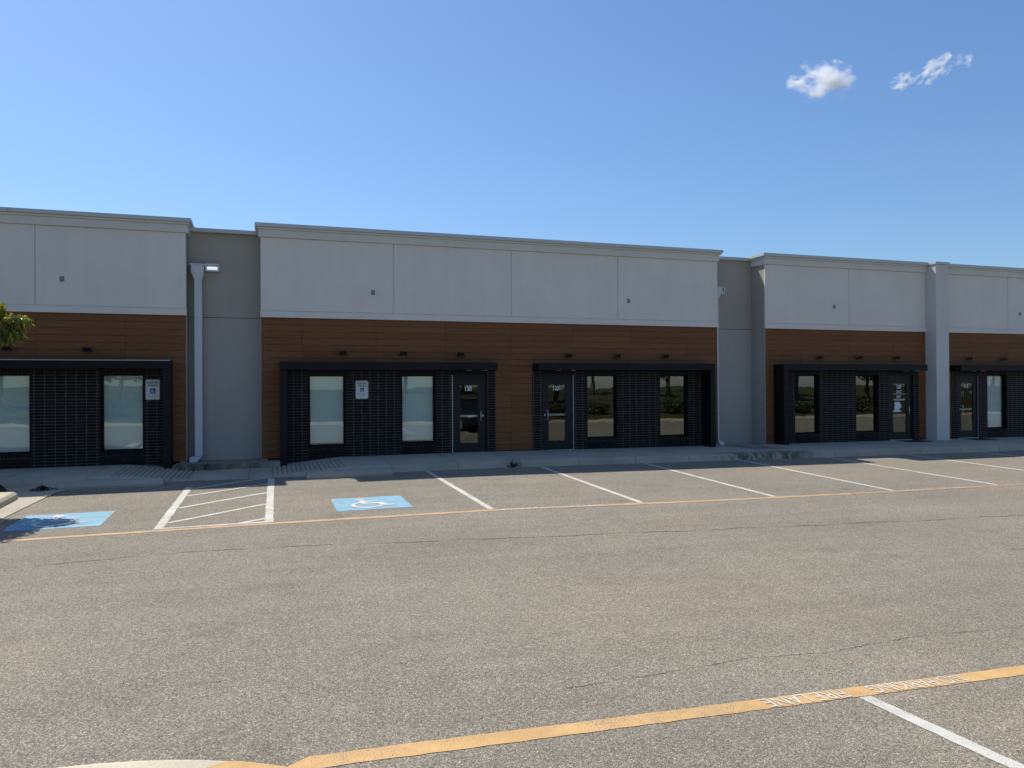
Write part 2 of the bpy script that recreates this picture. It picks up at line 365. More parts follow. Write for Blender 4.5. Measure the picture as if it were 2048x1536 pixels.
for x in (3.42, 6.13, 8.86, 11.63, 14.35, 17.1, 19.8, 22.5, 25.2, 27.9, 30.6):
    mb = MB(); strip(mb, [(x, -2.56 if x < 10 else -2.5), (x+.04, ORY+.085)], .105, .0036); mb.build('stall_line', WHITE_PAINT, LOT)
for x in (3.735, 6.45, 9.15, 11.85):
    mb = MB(); strip(mb, [(x, ORY*2-.06), (x+.01, -20.4)], .105, .0036, .004, .1); mb.build('stall_line', WHITE_PAINT, LOT)
# access aisle
for (a, b, w) in (((-1.40, -3.40), (-1.455, ORY+.09), .125), ((.105, -2.60), (.04, ORY+.09), .125)):
    mb = MB(); strip(mb, [a, b], w, .0036); mb.build('aisle_edge_line', WHITE_PAINT, LOT)
for (a, b, w) in (((-1.35, -3.62), (.03, -2.52), .09), ((-1.34, -4.46), (.03, -3.42), .09), ((-1.35, -5.68), (.02, -4.52), .09), ((-1.37, -6.93), (.0, -5.76), .09), ((-.42, -7.36), (.0, -7.06), .09), ((-1.39, -7.345), (.0, -7.345), .09)):
    mb = MB(); strip(mb, [a, b], w, .0036); mb.build('hatch_line', WHITE_PAINT, LOT)
mb = MB(); strip(mb, [(-1.2, -2.5), (.05, -2.47)], .06, .0036); mb.build('hatch_line', WHITE_PAINT, LOT)
def blue_square(x0, x1, y0, y1, label):
    mb = MB(); n = 8; vs = []
    for j in range(n+1):
        for i in range(n+1):
            x = x0+(x1-x0)*i/n+random.uniform(-.006, .006); y = y0+(y1-y0)*j/n+random.uniform(-.006, .006); vs.append((x, y, gz(x, y)+.003))
    mb.add(vs, [(j*(n+1)+i, j*(n+1)+i+1, (j+1)*(n+1)+i+1, (j+1)*(n+1)+i) for j in range(n) for i in range(n)])
    sq = mb.build('accessible_stall_square', BLUE_PAINT, LOT); sq['label'] = label
    mb = MB()
    for k, (vs, fs) in enumerate(wheelchair()):
        P = [(x0+.13+(x1-x0-.26)*(u*1.05-.06), y0+.06+(y1-y0-.12)*v) for u, v in vs]
        mb.add([(x, y, gz(x, y)+.006+k*.0004) for x, y in P], fs)
    mb.build('wheelchair_symbol', STENCIL, sq)
blue_square(1.07, 2.29, -6.82, -5.62, 'sunlit blue square with white wheelchair symbol')
blue_square(-3.53, -2.29, -6.80, -5.60, 'blue square with white wheelchair symbol in tree shade')
def stencil(txt, x0, x1, y0, y1, flip):
    vs, fs = text_polys(txt, 1., .0); wx = max(v[0] for v in vs)*2; wy = max(v[1] for v in vs)*2; s = -1 if flip else 1
    P = [((x0+x1)/2+s*v[0]/wx*(x1-x0), (y0+y1)/2+s*v[1]/wy*(y1-y0)) for v in vs]
    mb = MB().add([(x, y, gz(x, y)+.0068) for x, y in P], fs); mb.build('stencilled_lettering', STENCIL, LOT)
stencil('NO PARKING', 3.52, 4.56, ORY-.062, ORY+.062, False); stencil('FIRE LANE', 4.73, 5.42, ORY-.062, ORY+.062, False)
stencil('NO PARKING', 11.86, 12.62, ORY-.062, ORY+.062, False); stencil('FIRE LANE', 12.76, 13.34, ORY-.062, ORY+.062, False)
stencil('FIRE LANE', 3.02, 3.655, -15.022, -14.888, True); stencil('NO PARKING', 3.865, 4.675, -15.022, -14.888, True)
# cracks and the seam of the paving
SEAM = plain('seam_dark', (.085, .075, .06), .95, bump=.3)  # softer dark tone of the paving seam and short cracks
def crack(pts, w0, w1, amp, name='crack', step=.05, mat=None):
    P = []; ph = random.uniform(0, 9)
    for a, b in zip(pts[:-1], pts[1:]):
        n = max(2, int(math.dist(a, b)/step))
        for k in range(n):
            t = k/n; x = a[0]+(b[0]-a[0])*t; y = a[1]+(b[1]-a[1])*t
            y += amp*(math.sin(x*3.1+ph)*.5+math.sin(x*11+ph*2)*.25+random.uniform(-.35, .35)); P.append((x, y))
    mb = MB(); vs = []
    for i, (x, y) in enumerate(P):
        w = random.uniform(w0, w1)*(.25+abs(math.sin(i*.13+ph)))
        vs += [(x, y-w/2, gz(x, y-w/2)+.004), (x, y+w/2, gz(x, y+w/2)+.004)]
    mb.add(vs, [(2*i, 2*i+2, 2*i+3, 2*i+1) for i in range(len(P)-1)]); return mb.build(name, mat or CRACK, LOT)
crack([(-2.81, -9.3), (-.5, -9.12), (2.95, -9.5), (5.93, -9.62), (11.89, -9.91), (22, -10.3)], .006, .020, .05, 'paving_seam', mat=SEAM)
crack([(1.9, -14.35), (2.97, -14.26), (3.46, -14.19), (4.11, -14.22), (4.65, -14.16), (5.1, -14.12), (6.32, -14.14), (9, -14.2)], .002, .006, .022, step=.025)
crack([(-1.3, -14.74), (-.95, -14.76), (-.5, -14.84), (-.2, -14.93), (.12, -15.03), (.3, -15.3)], .03, .06, .012, step=.02)
for (x, y) in ((-.32, -13.62), (7.6, -8.6), (9.9, -5.1)):
    crack([(x-.07, y), (x+.08, y+.015)], .002, .007, .02, step=.012, mat=SEAM)

# sidewalk with two grooved ramps that meet at the access aisle
st = sorted(set([-9., -3.0, -1.42, .1, 1.75, 40.] + list(np.round(np.arange(-9, 40, .5), 3))))
X = []
def grooved(a, b, s=.1):
    out = []; x = a+.05
    while x < b-.05: out += [(x-.025, 0), (x-.016, 1), (x+.016, 1), (x+.025, 0)]; x += s
    return out
gx = {}
for a, b in ((-3.0, -1.42), (.1, 1.75)):
    for x, d in grooved(a, b): gx[round(x, 4)] = d
allx = sorted(set(st) | set(gx.keys())); allx = [x for x in allx if x in gx or not any(abs(x-y) < .02 for y in gx)]
prof = [.75, -.35, -.38, -2.16, -2.19, -2.33, -2.40, -2.435, -2.47, -2.5]
def swz(x, k):
    T = sz(x)+.012; gr = -.024*gx.get(x, 0); b = gz(x, -2.5)-.03
    z = [T, T, T+gr-.002, T+gr-.016, T-.016, T-.018, T-.022, T-.033, None, b][k]
    if z is None: z = b+.35*max(0, T-.033-b)
    return z
m = MB(); n = len(prof)
m.add([(x, prof[k]-(.03 if False else 0), swz(x, k)) for x in allx for k in range(n)], [(i*n+k, (i+1)*n+k, (i+1)*n+k+1, i*n+k+1) for i in range(len(allx)-1) for k in range(n-1)])
SW = m.build('sidewalk', SIDEWALK, kind='structure')
m = MB(); m.box(-2.0, .325, -.55, .74, -.3, -.018); m.build('raised_slab', STEPCONC, SW, bevel=.012)
# concrete gutter apron and planting bed at the far left
m = MB(); pts = [(-4.45, -9.5), (-3.95, -9.0), (-3.80, -5.6), (-3.72, -4.1), (-3.66, -3.3), (-3.2, -2.5), (-5.6, -2.5), (-4.9, -3.3), (-4.2, -3.7)]
ap = [(-9.5, -4.6, -3.96), (-8.5, -4.6, -3.93), (-7, -4.6, -3.87), (-5.6, -4.6, -3.80), (-4.1, -4.6, -3.72), (-3.6, -4.75, -3.68), (-3.3, -4.75, -3.66), (-2.9, -5.2, -3.42), (-2.48, -5.4, -3.2)]
m.add([(x, y, gz(x, y)+.010) for (y, a, b) in ap for x in np.linspace(a, b, 6)], [(j*6+i, j*6+i+1, (j+1)*6+i+1, (j+1)*6+i) for j in range(len(ap)-1) for i in range(5)])
m.build('gutter_apron', APRON, kind='structure')
m = MB(); bx = [-9., -7, -5.5, -4.7, -4.3]; by = [-9.5, -8, -6, -4.6, -3.8, -3.2, -2.62]
def bedx(x, y): return x if y < -3.6 else min(x, -4.3-.45*(y+3.6))
m.add([(bedx(x, y), y, gz(-4.5, y)+.085+.03*math.sin(x*5+y*3)) for y in by for x in bx], [(j*5+i, j*5+i+1, (j+1)*5+i+1, (j+1)*5+i) for j in range(6) for i in range(4)])
m.build('planting_bed', MULCH, kind='structure')
m = MB(); rings = []
for y, k in ((-9.6, 1), (-8, 1), (-6.5, 1), (-5.2, 1), (-4.4, 1), (-4.0, 1), (-3.84, .96), (-3.76, .8), (-3.72, .45)):
    b = gz(-4.1, y); c = -4.285; hw = .155*k if k < 1 else .155
    rings.append([(c-hw, y, b-.1), (c+hw+.02, y, b-.1), (c+hw, y, b+.09*k), (c+hw-.045, y, b+.135*k), (c-hw+.03, y, b+.14*k), (c-hw, y, b+.12*k)])
m.loft(rings); m.build('kerb', CONCRETE, kind='structure', smooth=False, bevel=.035)
# nose of the kerbed island at the photographer's feet, its right flank painted orange
def island_pt(a, grow): return (-1.15+(1.75+grow)*math.cos(a), -16.09+(1.25+grow)*math.sin(a))
def island_ring(z, grow):
    P = [(*island_pt(math.radians(180-6*k), grow), z) for k in range(31)]
    return P+[(.60+grow, -17.5, z), (.60+grow, -20.3, z), (-2.90-grow, -20.3, z), (-2.90-grow, -17.5, z)]
m = MB(); m.loft([island_ring(-.45, .03), island_ring(-.165, .014), island_ring(-.128, -.008), island_ring(-.118, -.045)]); ISL = m.build('kerb', CONCRETE, kind='structure')
m = MB(); A_ = [math.radians(a) for a in range(57, -1, -3)]; R_ = [(-.30, .026), (-.165, .017), (-.127, -.004), (-.1145, -.043), (-.1140, -.16)]
m.add([(*island_pt(a+.05*math.sin(k*2.), gr), z) for k, (z, gr) in enumerate(R_) for a in A_], [(k*20+i, k*20+i+1, (k+1)*20+i+1, (k+1)*20+i) for k in range(4) for i in range(19)]); m.build('orange_kerb_paint', ORANGE_PAINT, ISL)
m = MB(); m.add([(x, y, -.112) for x, y in [(-2.72, -20.2), (.42, -20.2), (.42, -17.5)]+[island_pt(math.radians(a), -.17) for a in range(0, 181, 12)]+[(-2.72, -17.5)]], [tuple(range(20))]); m.build('mulch_fill', MULCH, ISL)
# bank and kerb beyond the lot, behind the photographer (mirrored in the panes)
BK = -20.55
m = MB(); m.loft([[(x, BK-.16, gz(x, BK)-.2), (x, BK, gz(x, BK)-.2), (x, BK-.02, gz(x, BK)+.14), (x, BK-.16, gz(x, BK)+.15)] for x in np.linspace(-60, 88, 38)]); m.build('kerb', CONCRETE, kind='structure')
def hb(x, y): d = max(0., BK-.16-y); return gz(x, BK)+.10+1.95*(1-math.exp(-d*.075))+.22*math.sin(x*.23+y*.16)*min(1, d/6)
m = MB(); gxs = np.linspace(-70, 90, 81); gys = np.linspace(BK-.155, -62, 30)
m.add([(x, y, hb(x, y)) for y in gys for x in gxs], [(j*81+i+1, j*81+i, (j+1)*81+i, (j+1)*81+i+1) for j in range(29) for i in range(80)]); m.build('grass_bank', GRASS, kind='structure', smooth=True)

# ================================================================== the building
B = thing('commercial_building', 'long low grey stucco commercial row with brown wood cladding and black brick storefronts', 'building', (0, 0, 0))
BLOCKS = [(-9, -1.76, True, False), (-.1, 12.65, False, False), (14.32, 20.55, False, True), (21.10, 36, True, True)]   # (x0, x1, left end hidden, right end hidden)
JOINTS = [[-8, -4.833], [3.112, 6.262, 9.412], [17.441], [24.173, 27.3, 30.5]]
for (x0, x1, lh, rh), js in zip(BLOCKS, JOINTS):
    cuts = [x0]+js+[x1]
    for a, b in zip(cuts[:-1], cuts[1:]):
        MB().box(a+(.007 if a != x0 else 0), b-(.007 if b != x1 else 0), 0, .06, 3.602, 5.372).build('stucco_panel', PANEL, B, bevel=.004)
    MB().box(x0+.003, x1-.003, .012, .9, 3.44, 5.60).build('parapet_wall', TAUPE, B)
    MB().box(x0-(0 if lh else .012), x1+(0 if rh else .012), -.03, .058, 3.437, 3.594).build('base_band', PANEL, B, bevel=.004)
    e = lambda d: (x0-(0 if lh else d), x1+(0 if rh else d))
    MB().box(*e(.05), -.05, .66, 5.374, 5.555).build('cornice', CORN, B, bevel=.004)
    MB().box(*e(.085), -.085, .66, 5.557, 5.606).build('cornice_moulding', CORN, B, bevel=.006)
    ca, cb = e(.13); ns = max(1, round((cb-ca)/3.4))
    for q in range(ns): MB().box(ca+(cb-ca)*q/ns+(.003 if q else 0), ca+(cb-ca)*(q+1)/ns-(.003 if q < ns-1 else 0), -.13, .95, 5.608, 5.70).build('coping', COPING, B, bevel=.006)
for a, b, wy, cy, zc in ((-1.757, -.103, .55, .40, 5.592), (12.653, 14.317, .68, .585, 5.655)):
    MB().box(a, b, wy, .9, 3.457, zc-.095).build('recess_wall', TAUPE, B); MB().box(a, b, wy, .9, -.4, 3.445).build('recess_wall', LOWER, B)['label'] = 'pale lower recess wall'
    MB().box(a, b, wy+.02, .88, 3.4452, 3.4568).build('recess_joint', FRAMEBLK, B)
    MB().box(a+.001, b-.001, cy, .95, zc-.093, zc).build('coping', COPING, B, bevel=.005)
for x in (-1.76, -.1, 12.65, 14.32): MB().box(x-.005, x+.005, .022, .06, -.4, 3.436).build('corner_trim', LOWER, B)
for x0, x1 in ((-1.90, -1.763), (-.097, .04), (12.51, 12.647), (14.323, 14.46)):
    MB().box(x0, x1, .054, .9, -.4, 3.436).build('return_wall', LOWER, B)
MB().box(20.56, 21.095, -.39, .9, -.5, 5.60).build('pilaster', PIL, B, bevel=.01); MB().box(20.53, 21.125, -.42, .95, 5.602, 5.683).build('coping', COPING, B, bevel=.006)
MB().box(-9, 36, .9, 25, 4.75, 4.95).build('roof', INTERIOR, B); MB().box(-9, 36, 5.1, 25, -.4, 4.7).build('rear_hall', INTERIOR, B)
for xa, xb in ((-8.99, -1.95), (.08, 12.46), (14.5, 20.53), (21.12, 35.99)): MB().add([(x, y, z) for x in (xa, xb) for y in (.17, 5) for z in (-.3, 3.2)], [(0, 1, 3, 2), (4, 6, 7, 5), (2, 3, 7, 6), (0, 2, 6, 4), (1, 5, 7, 3)]).build('interior_shell', INTERIOR, B)

def pierced(mb, x0, x1, z0, z1, y0, y1, holes):
    xc = sorted(set([x0, x1]+[h[0] for h in holes]+[h[1] for h in holes])); zc = sorted(set([z0, z1]+[h[2] for h in holes]+[h[3] for h in holes]))
    xc = [x for x in xc if x0 <= x <= x1]; zc = [z for z in zc if z0 <= z <= z1]
    for a, b in zip(xc[:-1], xc[1:]):
        for c, d in zip(zc[:-1], zc[1:]):
            mx, mz = (a+b)/2, (c+d)/2
            if any(h[0] < mx < h[1] and h[2] < mz < h[3] for h in holes): continue
            mb.add([(a, y0, c), (b, y0, c), (b, y0, d), (a, y0, d)], [(0, 1, 2, 3)])
    for h in holes:
        a, b, c, d = h
        mb.add([(a, y0, c), (a, y1, c), (a, y1, d), (a, y0, d)], [(0, 3, 2, 1)]); mb.add([(b, y0, c), (b, y1, c), (b, y1, d), (b, y0, d)], [(0, 1, 2, 3)])
        mb.add([(a, y0, d), (b, y0, d), (b, y1, d), (a, y1, d)], [(0, 1, 2, 3)]); mb.add([(a, y0, c), (b, y0, c), (b, y1, c), (a, y1, c)], [(0, 3, 2, 1)])
    for (a, b) in ((x0, 1), (x1, -1)): mb.add([(a, y0, z0), (a, y1, z0), (a, y1, z1), (a, y0, z1)], [(0, 1, 2, 3)])
    return mb
# windows: x0, x1 of the brick opening, z0, z1, blind
WIN = {'P': [(-5.83, -4.925, .305, 2.062, 1), (-3.555, -2.65, .30, 2.062, 1), (-8.1, -7.2, .3, 2.06, 1)], 'A': [(.994, 1.897, .275, 2.04, 1), (3.282, 4.185, .285, 2.04, 1)],
       'B': [(8.455, 9.365, .275, 2.036, 0), (10.73, 11.635, .265, 2.034, 0)], 'C': [(15.375, 16.283, .225, 2.032, 0), (17.69, 18.596, .215, 2.03, 0)], 'D': [(23.21, 24.114, .205, 2.028, 1), (25.5, 26.4, .2, 2.02, 1)]}
DOOR = {'P': [], 'A': [(4.615, 5.575, -.012, 2.075)], 'B': [(7.105, 8.065, -.02, 2.072)], 'C': [(19.02, 19.995, -.075, 2.045)], 'D': [(21.93, 22.83, -.09, 2.05)]}
BRICKX = {'P': (-9, -2.06), 'A': (.42, 5.79), 'B': (6.856, 12.2), 'C': (14.68, 20.23), 'D': (21.655, 28)}
PORTAL = {'P': (-9, -2.05, 'R'), 'A': (.325, 5.735, 'L'), 'B': (6.866, 12.27, 'R'), 'C': (14.621, 20.124, 'L'), 'D': (21.53, 28, '')}
BRICKM = {k: m_brick('black_stack_brick', phase=(-(BRICKX[k][0]+.02), .02)) for k in 'PABCD'}
SOLDIER = m_brick('black_soldier_brick', w=.0687, h=.207, mort=(.06, .054, .05), ms=.006); RUNNING = m_brick('black_running_brick', run=.5, mort=(.045, .042, .042), ms=.005)
BACK = m_stucco('dark_membrane', (.02, .02, .02))
LETTER_EXTRA = {}
for k in 'PABCD':
    x0, x1 = BRICKX[k]; holes = [(w[0], w[1], w[2], w[3]) for w in WIN[k]]+[(d[0], d[1], -.45, d[3]) for d in DOOR[k]]
    m = pierced(MB(), x0, x1, -.45, 2.25, 0., .10, holes); m.build('brick_wall', BRICKM[k], B)
    for w in WIN[k]:
        s = MB(); zt = 2.19; s.box(w[0]-.005, w[1]+.005, -.003, .03, w[3]+.002, zt).build('soldier_course', SOLDIER, B); MB().box(w[0]-.005, w[1]+.005, -.003, .03, w[2]-.13, w[2]-.004).build('sill_course', SOLDIER, B)
        MB().box(w[0]-.005, w[1]+.005, -.002, .03, -.44, w[2]-.134).build('running_course', RUNNING, B)
        f = MB(); t = .05
        for a, b, c, d in ((w[0], w[0]+t, w[2], w[3]), (w[1]-t, w[1], w[2], w[3]), (w[0]+t, w[1]-t, w[3]-.035, w[3]), (w[0]+t, w[1]-t, w[2], w[2]+.045)): f.box(a, b, .098, .165, c, d)
        wo_ = f.build('window', FRAMEBLK, B); pn = MB().box(w[0]+t-.004, w[1]-t+.004, .122, .130, w[2]+.041, w[3]-.031).build('pane', GLASS_BLIND if w[4] else GLASS_DARK, wo_)
        if w[4]: MB().box(w[0]+.01, w[1]-.01, .19, .195, w[2]+(.075 if k == 'A' else .0), w[3]).build('blind', BLIND, wo_)
    for d in DOOR[k]:
        s = MB(); s.box(d[0]-.005, d[1]+.005, -.003, .03, d[3]+.002, 2.19); s.build('soldier_course', SOLDIER, B)
        num, hinge = {'A': ('130', 'L'), 'B': ('125', 'R'), 'C': ('120', 'L'), 'D': ('115', 'R')}[k]
        z0 = d[2]; fr = MB(); fr.box(d[0], d[0]+.03, .035, .14, z0, d[3]).box(d[1]-.03, d[1], .035, .14, z0, d[3]).box(d[0]+.03, d[1]-.03, .035, .14, d[3]-.025, d[3])
        a, b = d[0]+.036, d[1]-.036; gl0, gl1 = z0+.265, d[3]-.30; ga, gb = a+.195, b-.205
        if hinge == 'R': ga, gb = a+.19, b-.21
        if k == 'C': ga, gb = a+.17, b-.20
        if k == 'D': ga, gb = a+.14, b-.17
        fr.box(a, ga, .06, .105, z0+.022, d[3]-.03).box(gb, b, .06, .105, z0+.022, d[3]-.03).box(ga, gb, .06, .105, z0+.022, gl0).box(ga, gb, .06, .105, gl1, d[3]-.03)
        D_ = fr.build('door', DOORPAINT, B, bevel=.003); D_['label'] = 'dark glazed entrance door numbered '+num
        MB().box(ga-.003, gb+.003, .078, .086, gl0-.003, gl1+.003).build('glass', GLASS_DOOR, D_)
        MB().box(a-.01, b+.01, .02, .115, z0-.03, z0+.017).build('threshold', LIGHTSTRIP, D_)
        sx = d[0]+.004 if hinge == 'L' else d[1]-.029
        if k != 'C': MB().box(sx, sx+.025, .026, .034, z0, d[3]-.03).build('edge_strip', LIGHTSTRIP, D_)
        if k != 'C': MB().box(ga+.004, gb-.004, .090, .118, z0+.945, z0+1.0).build('push_bar', SIGNWHITE, D_, bevel=.004)
        hx = b-.085 if hinge == 'L' else a+.085; hz = z0+.975; sgn = -1 if hinge == 'L' else 1
        h = MB(); h.tube([(hx, .065, hz+.13), (hx+sgn*.055, .01, hz+.13), (hx+sgn*.06, -.01, hz+.12), (hx+sgn*.06, -.012, hz), (hx+sgn*.06, -.01, hz-.12), (hx+sgn*.055, .01, hz-.13), (hx, .065, hz-.13)], .0095, 8); h.build('pull_handle', STEEL, D_, smooth=True)
        h = MB(); h.tube([(hx-sgn*.008, .062, hz), (hx-sgn*.008, .045, hz)], .022, 14); h.build('lock_cylinder', STEEL, D_)
        def letters(body, size, cx, cz, mat, name, bold=.012, squash=.9, y=.0755):
            vs, fs = text_polys(body, size, bold, squash); MB().add([(cx+u, y, cz+v) for u, v in vs], fs).build(name, mat, D_)
        letters(num, .165, (ga+gb)/2-.01, gl1-.095, LETTERWHITE, 'unit_number', .022, .84)
        if k == 'C':
            letters('SVC', .14, (ga+gb)/2-.01, gl1-.26, LETTERWHITE, 'lettering', .01); letters('M-F', .13, (ga+gb)/2-.02, gl1-.42, LETTERWHITE, 'lettering', .015)
            n = MB(); n.box(ga+.01, gb-.01, .072, .0745, gl1-.335, gl1-.325).box(ga+.0, gb-.02, .072, .0745, gl1-.508, gl1-.494).box(ga+.07, gb-.06, .072, .0745, gl1-.535, gl1-.522).build('lettering_rule', LETTERWHITE, D_)
            n = MB(); zz = gl1-.585; prof2 = [(0, 0), (.19, 0), (.25, -.06), (.275, -.13), (.24, -.20), (.20, -.21), (.205, -.27), (.265, -.30), (.26, -.325), (0, -.325)]
            pv = [(ga+.075+u, .074, zz+v) for u, v in prof2]; n.add(pv+[(x, .0765, z) for x, _, z in pv], [tuple(range(len(pv)))[::-1], tuple(len(pv)+i for i in range(len(pv)))]); n.build('paper_notice', PAPER, D_)
            n = MB(); n.box(ga+.012, ga+.06, .073, .0755, zz-.32, zz-.265).build('sticker', PAPER, D_)
        if k == 'D':
            n = MB(); zz = gl1-.27; n.box(ga+.02, ga+.14, .073, .0755, zz-.05, zz).box(ga+.02, ga+.05, .073, .0755, zz-.17, zz-.052).box(ga+.11, ga+.14, .073, .0755, zz-.17, zz-.052).build('sticker', LETTERGREY, D_)
            n = MB(); n.box(gb-.17, gb-.01, .073, .0755, zz-.02, zz).box(gb-.13, gb-.10, .073, .0755, zz-.08, zz-.022).box(gb-.06, gb-.02, .073, .0755, zz-.09, zz-.022).build('sticker', LETTERGREY, D_)
    # steel portal: flat canopy and the side jambs
    a, b, jamb = PORTAL[k]; zt = 2.37 if k == 'P' else 2.348; zb = zt-.186
    c = MB(); c.box(a, b, -.45, .028, zb, zt)
    cn = c.build('entrance_canopy', DARKMETAL, B, bevel=.006)
    if jamb:
        jx = (b-.165, b) if jamb == 'R' else (a, a+.165)
        MB().box(jx[0], jx[1], -.445, .0275, -.5, zb-.002).build('portal_jamb', DARKMETAL, B, bevel=.006)
    MB().box(a+.01, b-.01, -.462, -.452, zt-.012, zt+.004).build('drip_or_highlight_edge', COPING if k == 'P' else DARKMETAL, cn)  # pale on the leftmost canopy, painting the highlight along its top edge
    for d in DOOR[k]:
        for fx in (.42, .86):
            lx = d[0]+(d[1]-d[0])*fx; l = MB(); l.tube([(lx, -.25, zb-.001), (lx, -.25, zb-.012)], .075, 16); l.build('soffit_light', LIGHTSTRIP, cn)
# backing wall behind boards, and the boards themselves
Z = 3.43; BH = .1625
for bi, ((x0, x1, lh, rh), ph) in enumerate(zip(BLOCKS, (-4.829, .868, 15.643, 20.75))):
    ks = [k for k in 'PABCD' if x0-.5 < (BRICKX[k][0]+BRICKX[k][1])/2 < x1+.5]
    holes = [(w[0]-.02, w[1]+.02, w[2]-.02, w[3]+.02) for k in ks for w in WIN[k]]+[(d[0]-.005, d[1]+.005, -.44, d[3]+.005) for k in ks for d in DOOR[k]]
    pierced(MB(), x0+.012, x1-.012, -.44, 3.432, .0545 if False else .104, .165, holes).build('backing_wall', BACK, B)
    boards = MB(); z = Z; r = 0; ends = [(x0, x1)]
    while z > -.2:
        zb_ = z-BH+.006
        spans = [(x0+.006, x1-.006)]
        if z-BH/2 < 2.36:
            for k in ks:
                pa, pb, _ = PORTAL[k]; lo = min(pa, BRICKX[k][0])+.004; hi = max(pb, BRICKX[k][1])-.004
                if zb_ < 2.18: lo, hi = (pa+.01 if PORTAL[k][2] == 'L' or k in 'P' else BRICKX[k][0]+.004), (pb-.01 if PORTAL[k][2] == 'R' or k == 'D' else BRICKX[k][1]-.004)
                ns = []
                for s in spans:
                    if hi <= s[0] or lo >= s[1]: ns.append(s); continue
                    if s[0] < lo: ns.append((s[0], lo))
                    if hi < s[1]: ns.append((hi, s[1]))
                spans = ns
        zlow = max(zb_, sz0((x0+x1)/2)+.03)
        if zlow < z-.03:
            for s in spans:
                cuts = [s[0]]+[ph+1.792*j for j in range(-12, 12) if s[0]+.03 < ph+1.792*j < s[1]-.03]+[s[1]]
                for p, q in zip(cuts[:-1], cuts[1:]): boards.box(p+(.002 if p != s[0] else 0), q-(.002 if q != s[1] else 0), .03, .05, zlow, z)
        z -= BH; r += 1
    boards.build('wood_cladding', WOOD, B, bevel=.0015)
# downspouts with conductor heads (gutter work of the building)
def downspout(x0, x1, hx0, hx1, ztop, zbase, kx, wy):
    y0, y1 = wy-.26, wy-.12
    d = MB(); d.box(x0, x1, y0, y1, zbase+.14, ztop-.375)
    d.loft([[(x0, y0, zbase+.139), (x1, y0, zbase+.139), (x1, y1, zbase+.139), (x0, y1, zbase+.139)], [(x0+kx, y0-.28, zbase+.005), (x1+kx, y0-.28, zbase+.005), (x1+kx, y0-.24, zbase+.13), (x0+kx, y0-.24, zbase+.13)][:1]+[(x1+kx, y0-.28, zbase+.005), (x1+kx, y0-.17, zbase+.12), (x0+kx, y0-.17, zbase+.12)]])
    o = d.build('downspout', WHITEMETAL, B, bevel=.004)
    h = MB(); h.loft([[(x0, y0, ztop-.376), (x1, y0, ztop-.376), (x1, y1, ztop-.376), (x0, y1, ztop-.376)], [(hx0, y0-.06, ztop-.20), (hx1, y0-.06, ztop-.20), (hx1, wy-.002, ztop-.20), (hx0, wy-.002, ztop-.20)], [(hx0, y0-.06, ztop-.035), (hx1, y0-.06, ztop-.035), (hx1, wy-.002, ztop-.035), (hx0, wy-.002, ztop-.035)]])
    h.box(hx0-.025, hx1+.025, y0-.085, wy-.002, ztop-.034, ztop); h.build('conductor_head', WHITEMETAL, o, bevel=.004)
downspout(-1.605, -1.437, -1.672, -1.394, 4.70, -.015, -.10, .55)
downspout(12.80, 12.965, 12.72, 13.05, 4.70, -.06, .02, .68)
# junction plates left where signs were taken off the panels
for i, (x, z, lb) in enumerate(((-4.308, 4.19, 'grey blank plate on the leftmost upper panel'), (2.587, 4.122, 'grey blank plate above unit 130'), (9.743, 4.125, 'grey blank plate above unit 125'), (16.863, 4.16, 'grey blank plate above unit 120'), (24.74, 4.135, 'grey blank plate above unit 115'))):
    p = MB(); p.box(x-.045, x+.045, -.012, -.001, z-.06, z+.06).tube([(x-.02, -.011, z+.03), (x-.02, -.016, z+.03)], .008, 8); o = p.build('junction_plate', PLATE, B, bevel=.003); o['label'] = lb

# ================================================================== lamps and signs on the building
L0 = thing('wall_lamp', '', 'wall lamp', (1.84, .03, 2.59), 'small black wall lamps above the canopies')
bx_ = MB(); bx_.box(1.84-.095, 1.84+.095, -.085, .012, 2.55, 2.632); bx_.build('housing', FRAMEBLK, L0, bevel=.006)
MB().box(1.84-.05, 1.84+.05, .012, .03, 2.56, 2.62).build('mounting_plate', DARKMETAL, L0)
for s in (-1, 1): MB().tube([(1.84+s*.094, -.045, 2.598), (1.84+s*.104, -.045, 2.598)], .026, 14).build('end_cap', WARM, L0)
MB().box(1.84-.08, 1.84+.08, -.07, -.01, 2.543, 2.549).build('lens', SMOKED, L0)
for i, (x, z, lb) in enumerate(((1.84, 2.588, 'small black wall lamp above the left blind window of unit 130'), (3.344, 2.588, 'small black wall lamp above the blind window beside door 130'), (4.845, 2.576, 'small black wall lamp above door 130'),
      (-5.365, 2.626, 'small black wall lamp just below the tree branch'), (-3.803, 2.614, 'small black wall lamp on the wood wall right of the tree branch'),
      (7.885, 2.566, 'small black wall lamp above door 125'), (9.356, 2.563, 'small black wall lamp above the window next to door 125'), (10.878, 2.567, 'small black wall lamp above the right window of unit 125'),
      (16.283, 2.575, 'small black wall lamp above the left window of unit 120'), (17.805, 2.585, 'small black wall lamp above the window next to door 120'), (19.288, 2.587, 'small black wall lamp above door 120'),
      (22.369, 2.582, 'small black wall lamp above door 115 right of the pilaster'), (23.947, 2.575, 'small black wall lamp above the blind window right of door 115'))):
    o = L0 if i == 0 else copy_tree(L0)
    o.location = (x, .03, z); o['label'] = lb
